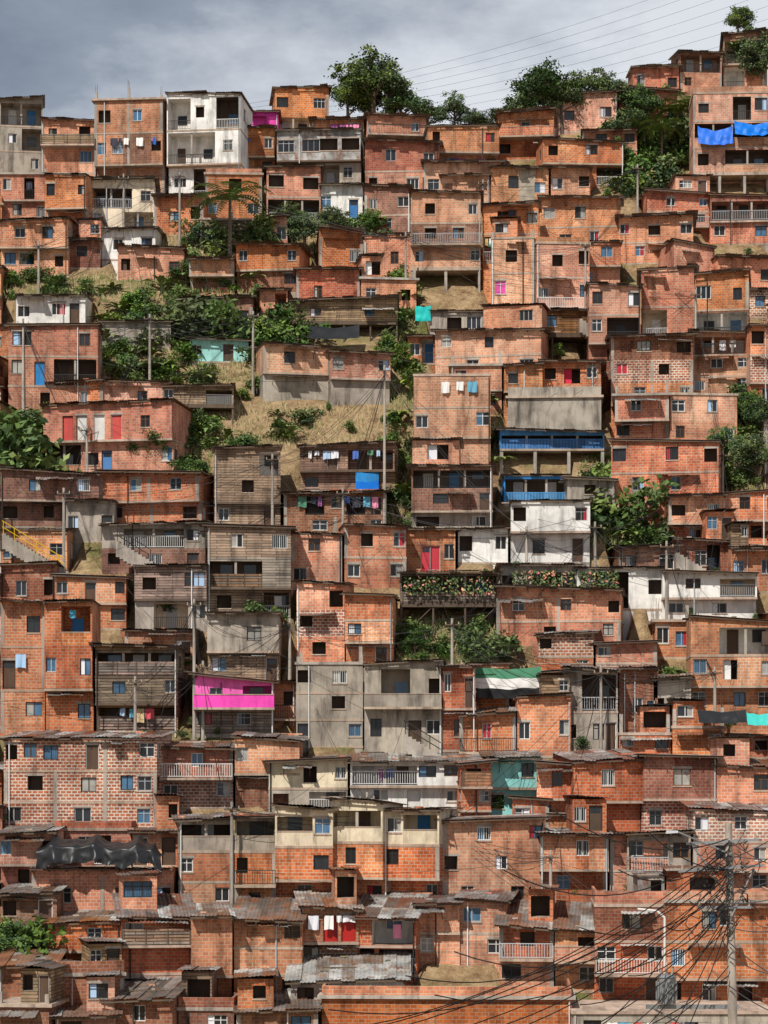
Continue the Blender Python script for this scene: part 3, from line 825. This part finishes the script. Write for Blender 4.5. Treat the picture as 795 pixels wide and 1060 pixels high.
for x,y,h in((205,352,54),(232,354,52),(180,338,36),(290,348,38),(160,354,30),(192,300,34),(300,362,44),(225,264,36),(272,260,44),(315,264,48),(300,242,36),(345,252,40),(385,250,36),(398,264,30),
 (20,500,76),(5,472,58),(38,474,44),(155,492,54),(200,512,42),(752,484,46),(784,504,60),(790,458,48),(772,444,40),(42,275,26),(405,342,30),(415,384,34),(412,302,28),
 (30,1008,66),(8,1012,66),(52,1008,40),(695,727,34),(505,680,44),(430,684,36),(640,548,68),(628,522,46),(690,562,28),(265,664,34),(250,350,38),(275,350,34)): plant('tree' if h>33 and R()<.6 else 'bush',x,y,h,1.3)
for x,y in((190,455),(215,458),(235,462),(300,458),(180,392),(260,350),(125,395),(110,360),(140,372),(420,355),(425,410),(415,440),(418,520),(408,480),(180,510),(60,300),(620,500),(650,580),(410,452)): 
    plant('banana',x,y,U(20,30))
for g in GREEN:
    a=(g[2]-g[0])*(g[3]-g[1])
    for _ in range(int(a/290)):
        x=U(g[0],g[2]); y=U(g[1]+6,g[3]+4)
        if 225<x<430 and 400<y<470 and R()<.88: continue
        if g[1]<110 and y<crest_py(x)+8: continue
        plant(random.choice(['bush','bush','bush','banana']),x,y,U(10,26),U(1.1,1.8))
for _ in range(220):
    x=U(0,795); y=U(200,960); plant('bush',x,y,U(6,14),U(1,1.6),dY=-.6)
mb=MB()
for g in GREEN:
    dry=g in((290,420,428,465),(176,420,300,466))
    for _ in range(int((g[2]-g[0])*(g[3]-g[1])/(5 if dry else 4))):
        px=U(g[0],g[2]); py=U(g[1],g[3]); Y=Yof(py); p=W3(px,py,Y); p.z=ground(p.x,p.y)-.05
        hh=U(.2,.6); dx=U(-.3,.3); m='lfg' if R()<(.8 if dry else .4) else random.choice(['lf2','lf1'])
        mb.tri(p,p+Vector((.08,0,0)),p+Vector((dx,U(-.2,.1),hh)),m)
mb.obj('grass')
mb=MB()
for x0,x1,y,yb in((418,512,606,660),(530,598,600,620),(600,640,600,630)):
    Y=Yof(yb)-.25
    for _ in range(420):
        p=W3(U(x0,x1),y+U(-9,9),Y-U(0,.4)); leafq(mb,p,.17,random.choice(['lf1','lf2','lf1','lf3','flw','lf1']))
mb.obj('balcony_flowers')
# ---------------------------------------------------------------- special objects
def sheet(name,px0,py0,px1,py1,yb,out,bands,nu=24,nv=10,amp=.12,sag=.3,slope=0.0,fold=26,zn=1.0):
    Y=Yof(yb)-out; a=W3(px0,py0,Y); b=W3(px1,py1,Y); mb=MB(); W=b.x-a.x; H=a.z-b.z
    def pt(i,j):
        u=i/nu; v=j/nv
        rip=amp*noise.noise(Vector((u*6,v*3,yb)))+amp*.4*math.sin(u*fold+v*2+3*noise.noise(Vector((u*4,v*2,1))))
        return (a.x+W*u+.3*amp*noise.noise(Vector((u*2,v*5,4))), a.y-slope*v*H+rip*(.4+v), a.z-H*v-sag*math.sin(math.pi*u)*H*(1-v*.6)+amp*zn*noise.noise(Vector((u*5,v*2,9)))*(.5+v))
    for i in range(nu):
        for j in range(nv):
            m=bands[min(len(bands)-1,int(j/nv*len(bands)))]
            mb.quad(pt(i,j+1),pt(i+1,j+1),pt(i+1,j),pt(i,j),m)
    o=mb.obj(name)
    bm=bmesh.new(); bm.from_mesh(o.data); bmesh.ops.remove_doubles(bm,verts=bm.verts,dist=.0005); bm.to_mesh(o.data); bm.free()
    for p in o.data.polygons: p.use_smooth=True
    return o
# black plastic draped over poles above the low roof: peaks at the poles, hanging front skirt
Yt=Yof(952)-.3; mb=MB(); ta=W3(40,872,Yt); tb=W3(168,872,Yt); WT=tb.x-ta.x
def tz(u): 
    pk=[(0,-.55),(.12,.15),(.3,-.1),(.46,.25),(.62,-.35),(.8,.1),(.93,-.45),(1,-1.1)]
    for (a,za),(b,zb) in zip(pk,pk[1:]):
        if u<=b: 
            t=(u-a)/(b-a); return za+(zb-za)*t-.22*math.sin(math.pi*t)
    return -1.1
def tp(i,j):
    u=i/70; v=j/22
    wr=.10*noise.noise(Vector((u*14,v*5,2)))+.05*noise.noise(Vector((u*34,v*8,7)))
    lay=min(v,.55)/.55; hang=max(0,v-.55)/.45
    hem=1.05+.35*noise.noise(Vector((u*5,0,3)))
    return (ta.x+WT*u+.25*noise.noise(Vector((v*3,u*2,8)))*v, ta.y+1.2-2.1*lay-.25*hang+wr*(.6+hang)+.12*hang*math.sin(u*38+2*noise.noise(Vector((u*6,v,1)))), ta.z+tz(u)*(1-.35*lay)+.35-.5*lay-hem*hang+wr)
for i in range(70):
    for j in range(22): mb.quad(tp(i,j+1),tp(i+1,j+1),tp(i+1,j),tp(i,j),'tarpk')
o=mb.obj('black_tarpaulin')
bm=bmesh.new(); bm.from_mesh(o.data); bmesh.ops.remove_doubles(bm,verts=bm.verts,dist=.0005); bm.to_mesh(o.data); bm.free()
for p in o.data.polygons: p.use_smooth=True
sheet('striped_banner',488,690,560,722,735,.9,['cl7','cl0','tarpk'],24,9,.1,.08)
sheet('blue_tarpaulin',722,130,758,150,207,.4,['tarpb'],18,8,.22,.25,.4)
sheet('blue_tarpaulin',760,124,800,140,207,.4,['tarpb'],18,8,.22,.3,.4)
sheet('teal_tarpaulin',430,316,446,332,350,.3,['tarpt'],8,6,.15,.1)
sheet('teal_tarpaulin',772,737,800,750,786,.6,['tarpt'],12,4,.12,.2,.8)
sheet('dark_tarpaulin',722,734,772,748,786,.6,['tarpk'],12,4,.12,.2,.8)
sheet('dark_tarpaulin',320,336,372,352,360,.4,['tarpk'],12,5,.12,.2,.8)
sheet('blue_flag',368,487,392,508,512,.7,['u','tarpb'],8,6,.06,.1)
def stairs(px,py,yb,n,dirx,rail,dY=-1.6):
    mb=MB(); p=W3(px,py,Yof(yb)+dY)
    for k in range(n):
        x=p.x+k*.28*dirx; z=p.z-k*.17; mb.box(min(x,x+.28*dirx),max(x,x+.28*dirx),p.y,p.y+1.1,z-1.2,z,'conc')
        if rail and k%3==0: mb.tube((x+.1,p.y+.05,z),(x+.1,p.y+.05,z+.95),.035,.035,rail,5)
    if rail:
        for hh in(.5,.95): mb.tube((p.x,p.y+.05,p.z+hh),(p.x+(n-1)*.28*dirx,p.y+.05,p.z-(n-1)*.17+hh),.035,.035,rail,5)
    mb.obj('concrete_stairs')
stairs(2,552,560,18,1,'yel',-5.5); stairs(700,572,600,12,1,'fb'); stairs(418,760,785,10,1,'fb'); stairs(120,560,600,10,1,'fb'); stairs(600,330,372,10,1,None)
def pole(px,yt,yb,r=.11,dY=-.9,arm=True):
    Y=Yof(yb)+dY; a=W3(px,yb,Y); b=W3(px,yt,Y); mb=MB()
    mb.tube((a.x,a.y,a.z-2),b,r*1.3,r*.8,'conc',10)
    if arm:
        mb.box(b.x-.5,b.x+.5,b.y-.2,b.y-.1,b.z-.5,b.z-.42,'beam')
        for k in(-.45,0,.45): mb.tube((b.x+k,b.y-.15,b.z-.42),(b.x+k,b.y-.15,b.z-.25),.05,.04,'ceram',6)
    mb.obj('utility_pole'); return b
PT=[pole(*q) for q in [(155,325,398),(24,330,425),(262,322,400),(398,378,552),(748,466,530),(201,620,762),(622,690,782),(66,505,590),(210,684,760),(186,178,262),(500,186,215),(128,180,262),(468,838,900),(606,250,330),(616,540,600),(40,250,300),(720,300,388),(355,505,556),
 (90,440,492),(282,470,556),(545,545,600),(690,560,640),(300,640,700),(468,640,740),(140,700,770),(740,690,760),(380,820,880),(240,830,952),(570,880,960),(660,170,240),(420,240,310)]]
def wire(mb,a,b,sag,r=.015,n=14):
    a=Vector(a);b=Vector(b); pr=None
    for k in range(n+1):
        t=k/n; q=a.lerp(b,t); q.z-=sag*4*t*(1-t)
        if pr: mb.tube(pr,q,r,r,'wire',3)
        pr=q
mb=MB()
for i in range(len(PT)):
    near=sorted(range(len(PT)),key=lambda j:(PT[j]-PT[i]).length)[1:4]
    for j in near:
        for _ in range(2): wire(mb,PT[i]-Vector((0,.2,U(.3,.9))),PT[j]-Vector((0,.2,U(.3,.9))),U(.4,1.8),.017)
    for _ in range(4):
        f=random.choice([q for q in FOOT if (Vector(q[:3])-PT[i]).length<22])
        wire(mb,PT[i]-Vector((0,.2,.6)),(f[0]+U(-2,2),f[1]-.8,f[2]+U(2.3,4.5)),U(.2,.9),.014,8)
mb.obj('overhead_wires')
mb=MB()
for k in range(8):
    a=W3(150,122+k*3,290); b=W3(830,-62+k*14,275); wire(mb,a,b,3.0,.017,24)
mb.obj('power_lines')
Yf=118
def fp(px,py,Y=Yf): return W3(px,py,Y)
b0=fp(754,852); g0=fp(766,1110)
mb=MB(); mb.tube((g0.x,g0.y,g0.z-14),b0,.32,.18,'conc',14)
for z,l,ang in((-.9,1.6,.1),(-2.2,1.9,.15),(-4.1,1.2,0)):
    c=Vector((b0.x,b0.y-.25,b0.z+z)); mb.hexa([c+Vector(v) for v in((-l*1.3,-.06,-.06-ang),(l*.9,-.06,-.06+ang),(l*.9,.06,-.06+ang),(-l*1.3,.06,-.06-ang),(-l*1.3,-.06,.06-ang),(l*.9,-.06,.06+ang),(l*.9,.06,.06+ang),(-l*1.3,.06,.06-ang))],'steel')
    for t in(-1.2,-.6,.3,.8): 
        q=c+Vector((t*l,0,.06+ang*t)); mb.tube(q,q+Vector((0,0,.3)),.07,.05,'ceram',7)
mb.tube((b0.x-1.9,b0.y-.3,b0.z-.9),(b0.x-.1,b0.y-.3,b0.z-3.6),.05,.05,'steel',5)
mb.tube((b0.x+1.2,b0.y-.3,b0.z-2.2),(b0.x+.1,b0.y-.3,b0.z-4.6),.05,.05,'steel',5)
la=Vector((b0.x,b0.y-.3,b0.z-1.5)); lb=la+Vector((-2.6,-.4,1.1)); mb.tube(la,lb,.045,.04,'steel',6)
mb.hexa([lb+Vector(v) for v in((-.55,-.12,-.10),(.05,-.08,-.06),(.05,.08,-.06),(-.55,.12,-.10),(-.5,-.08,.06),(.05,-.05,.05),(.05,.05,.05),(-.5,.08,.06))],'fa')
for k in range(34):
    q=Vector((b0.x+U(-1.4,.8),b0.y-.3-U(0,.2),b0.z-U(.8,4.8))); pr=q
    for j in range(8):
        n=pr+Vector((U(-.5,.4),U(-.1,.1),U(-.5,.4))); mb.tube(pr,n,.022,.022,'wire',3); pr=n
mb.obj('utility_pole')
mb=MB(); t=fp(690,1022); mb.tube((t.x,t.y,t.z-.8),(t.x,t.y,t.z+.5),.45,.45,'steel',18); mb.tube((t.x,t.y,t.z+.5),(t.x,t.y,t.z+.62),.5,.35,'steel',18)
for k in range(12):
    a=k*math.tau/12; mb.box(t.x+.5*math.cos(a)-.03,t.x+.5*math.cos(a)+.03,t.y+.5*math.sin(a)-.03,t.y+.5*math.sin(a)+.03,t.z-.6,t.z+.3,'steel')
for k in(-.25,0,.25): mb.tube((t.x+k,t.y,t.z+.6),(t.x+k*1.3,t.y,t.z+1.05),.06,.035,'ceram',8)
mb.box(t.x-1.0,b0.x+.5,t.y-.1,t.y+.1,t.z-1.05,t.z-.85,'steel')
mb.tube((t.x-.9,t.y-.05,t.z-.9),(b0.x+.3,t.y-.05,t.z-3.2),.05,.05,'steel',5)
mb.obj('pole_transformer')
mb=MB()
for (xa,ya,xb,yb2,s) in((754,905,300,1090,1.2),(754,920,330,1095,1.5),(754,912,380,1085,2.0),(754,930,420,1100,1.2),(754,960,500,1105,1.0),(754,890,860,820,.4),(754,905,860,838,.5),(754,925,880,860,.5),(754,940,560,1000,1.4),(754,880,640,900,1),(690,985,560,1080,1.2),(690,985,754,905,.6),(690,990,754,930,.7),(754,990,860,1005,.6),(754,1000,640,1075,.8),(754,905,470,985,2.2),(754,900,670,860,.5),
 (754,868,560,830,1.2),(754,872,520,900,1.8),(754,872,420,1010,2.5),(754,880,250,1075,2.2),(754,895,200,1090,2.0),(754,950,610,1090,.8),(754,940,640,1090,.7),(754,915,690,960,.9),(754,925,650,1010,1.1),(754,870,860,900,.6),(754,960,860,940,.6),(754,1020,860,1060,.5),(754,1010,560,1100,.6),
 (754,885,340,1045,2.6),(754,900,450,1030,2.4),(754,915,600,960,1.2),(754,935,600,1040,1.2),(754,945,680,1090,.4),(754,955,700,1090,.3),(754,885,860,870,.5),(754,935,860,900,.5),(754,975,860,1030,.5)):
    wire(mb,fp(xa,ya,Yf-.4),fp(xb,yb2,Yf-12 if xb<600 else Yf-2),s,.032)
mb.obj('foreground_cables')
mb=MB(); pts=[W3(x,y,142) for x,y in((688,1000),(688,950),(680,943),(660,941))]
for a,b in zip(pts,pts[1:]): mb.tube(a,b,.07,.07,'fw',8)
mb.obj('drain_pipe')
# ---------------------------------------------------------------- camera, sun, world
cam=bpy.data.cameras.new('camera'); co=bpy.data.objects.new('camera',cam); COL.objects.link(co)
co.location=(0,0,0); co.rotation_euler=(math.radians(90),0,0)
cam.sensor_fit='HORIZONTAL'; cam.sensor_width=36; cam.lens=F/795*36; cam.shift_y=(HY-530)/795; cam.clip_start=1; cam.clip_end=20000
sc.camera=co
sd=Vector((-.46,-.90,1.16)).normalized()
L=bpy.data.lights.new('sun','SUN'); L.energy=5.0; L.angle=math.radians(.5); L.color=(1,.95,.87)
lo=bpy.data.objects.new('sun',L); COL.objects.link(lo); lo.rotation_euler=(-sd).to_track_quat('-Z','Y').to_euler(); lo.location=(0,0,200)
w=bpy.data.worlds.new('World'); sc.world=w; w.use_nodes=True; nt=w.node_tree; nd=nt.nodes; lk=nt.links
bg=nd['Background']; bg.inputs[1].default_value=.1
sk=N(nt,'ShaderNodeTexSky',sky_type='NISHITA'); sk.sun_disc=False; sk.sun_elevation=math.asin(sd.z); sk.sun_rotation=math.atan2(sd.x,sd.y)
tc=N(nt,'ShaderNodeTexCoord'); mp=N(nt,'ShaderNodeMapping'); mp.inputs['Scale'].default_value=(1,1,2.2); lk.new(tc.outputs['Generated'],mp.inputs[0])
n1=noisen(nt,mp.outputs[0],6.0,7,.6)
sx=N(nt,'ShaderNodeSeparateXYZ'); lk.new(tc.outputs['Generated'],sx.inputs[0])
ma=N(nt,'ShaderNodeMath',operation='MULTIPLY_ADD'); lk.new(sx.outputs[0],ma.inputs[0]); ma.inputs[1].default_value=1.5; lk.new(n1,ma.inputs[2])
mz=N(nt,'ShaderNodeMath',operation='MULTIPLY_ADD'); lk.new(sx.outputs[2],mz.inputs[0]); mz.inputs[1].default_value=-2.6; mz.inputs[2].default_value=.83
mm=N(nt,'ShaderNodeMath',operation='ADD'); lk.new(ma.outputs[0],mm.inputs[0]); lk.new(mz.outputs[0],mm.inputs[1])
cl=ramp(nt,mm.outputs[0],[(.15,(.165,.20,.27)),(.40,(.30,.345,.42)),(.64,(.78,.81,.86))])
sv=N(nt,'ShaderNodeVectorMath',operation='SCALE'); lk.new(cl,sv.inputs[0]); sv.inputs['Scale'].default_value=9.8
cm=mix(nt,'MIX',.92,sk.outputs[0],sv.outputs[0]); lk.new(cm,bg.inputs[0])
sc.view_settings.view_transform='Standard'; sc.view_settings.look='None'; sc.view_settings.exposure=0
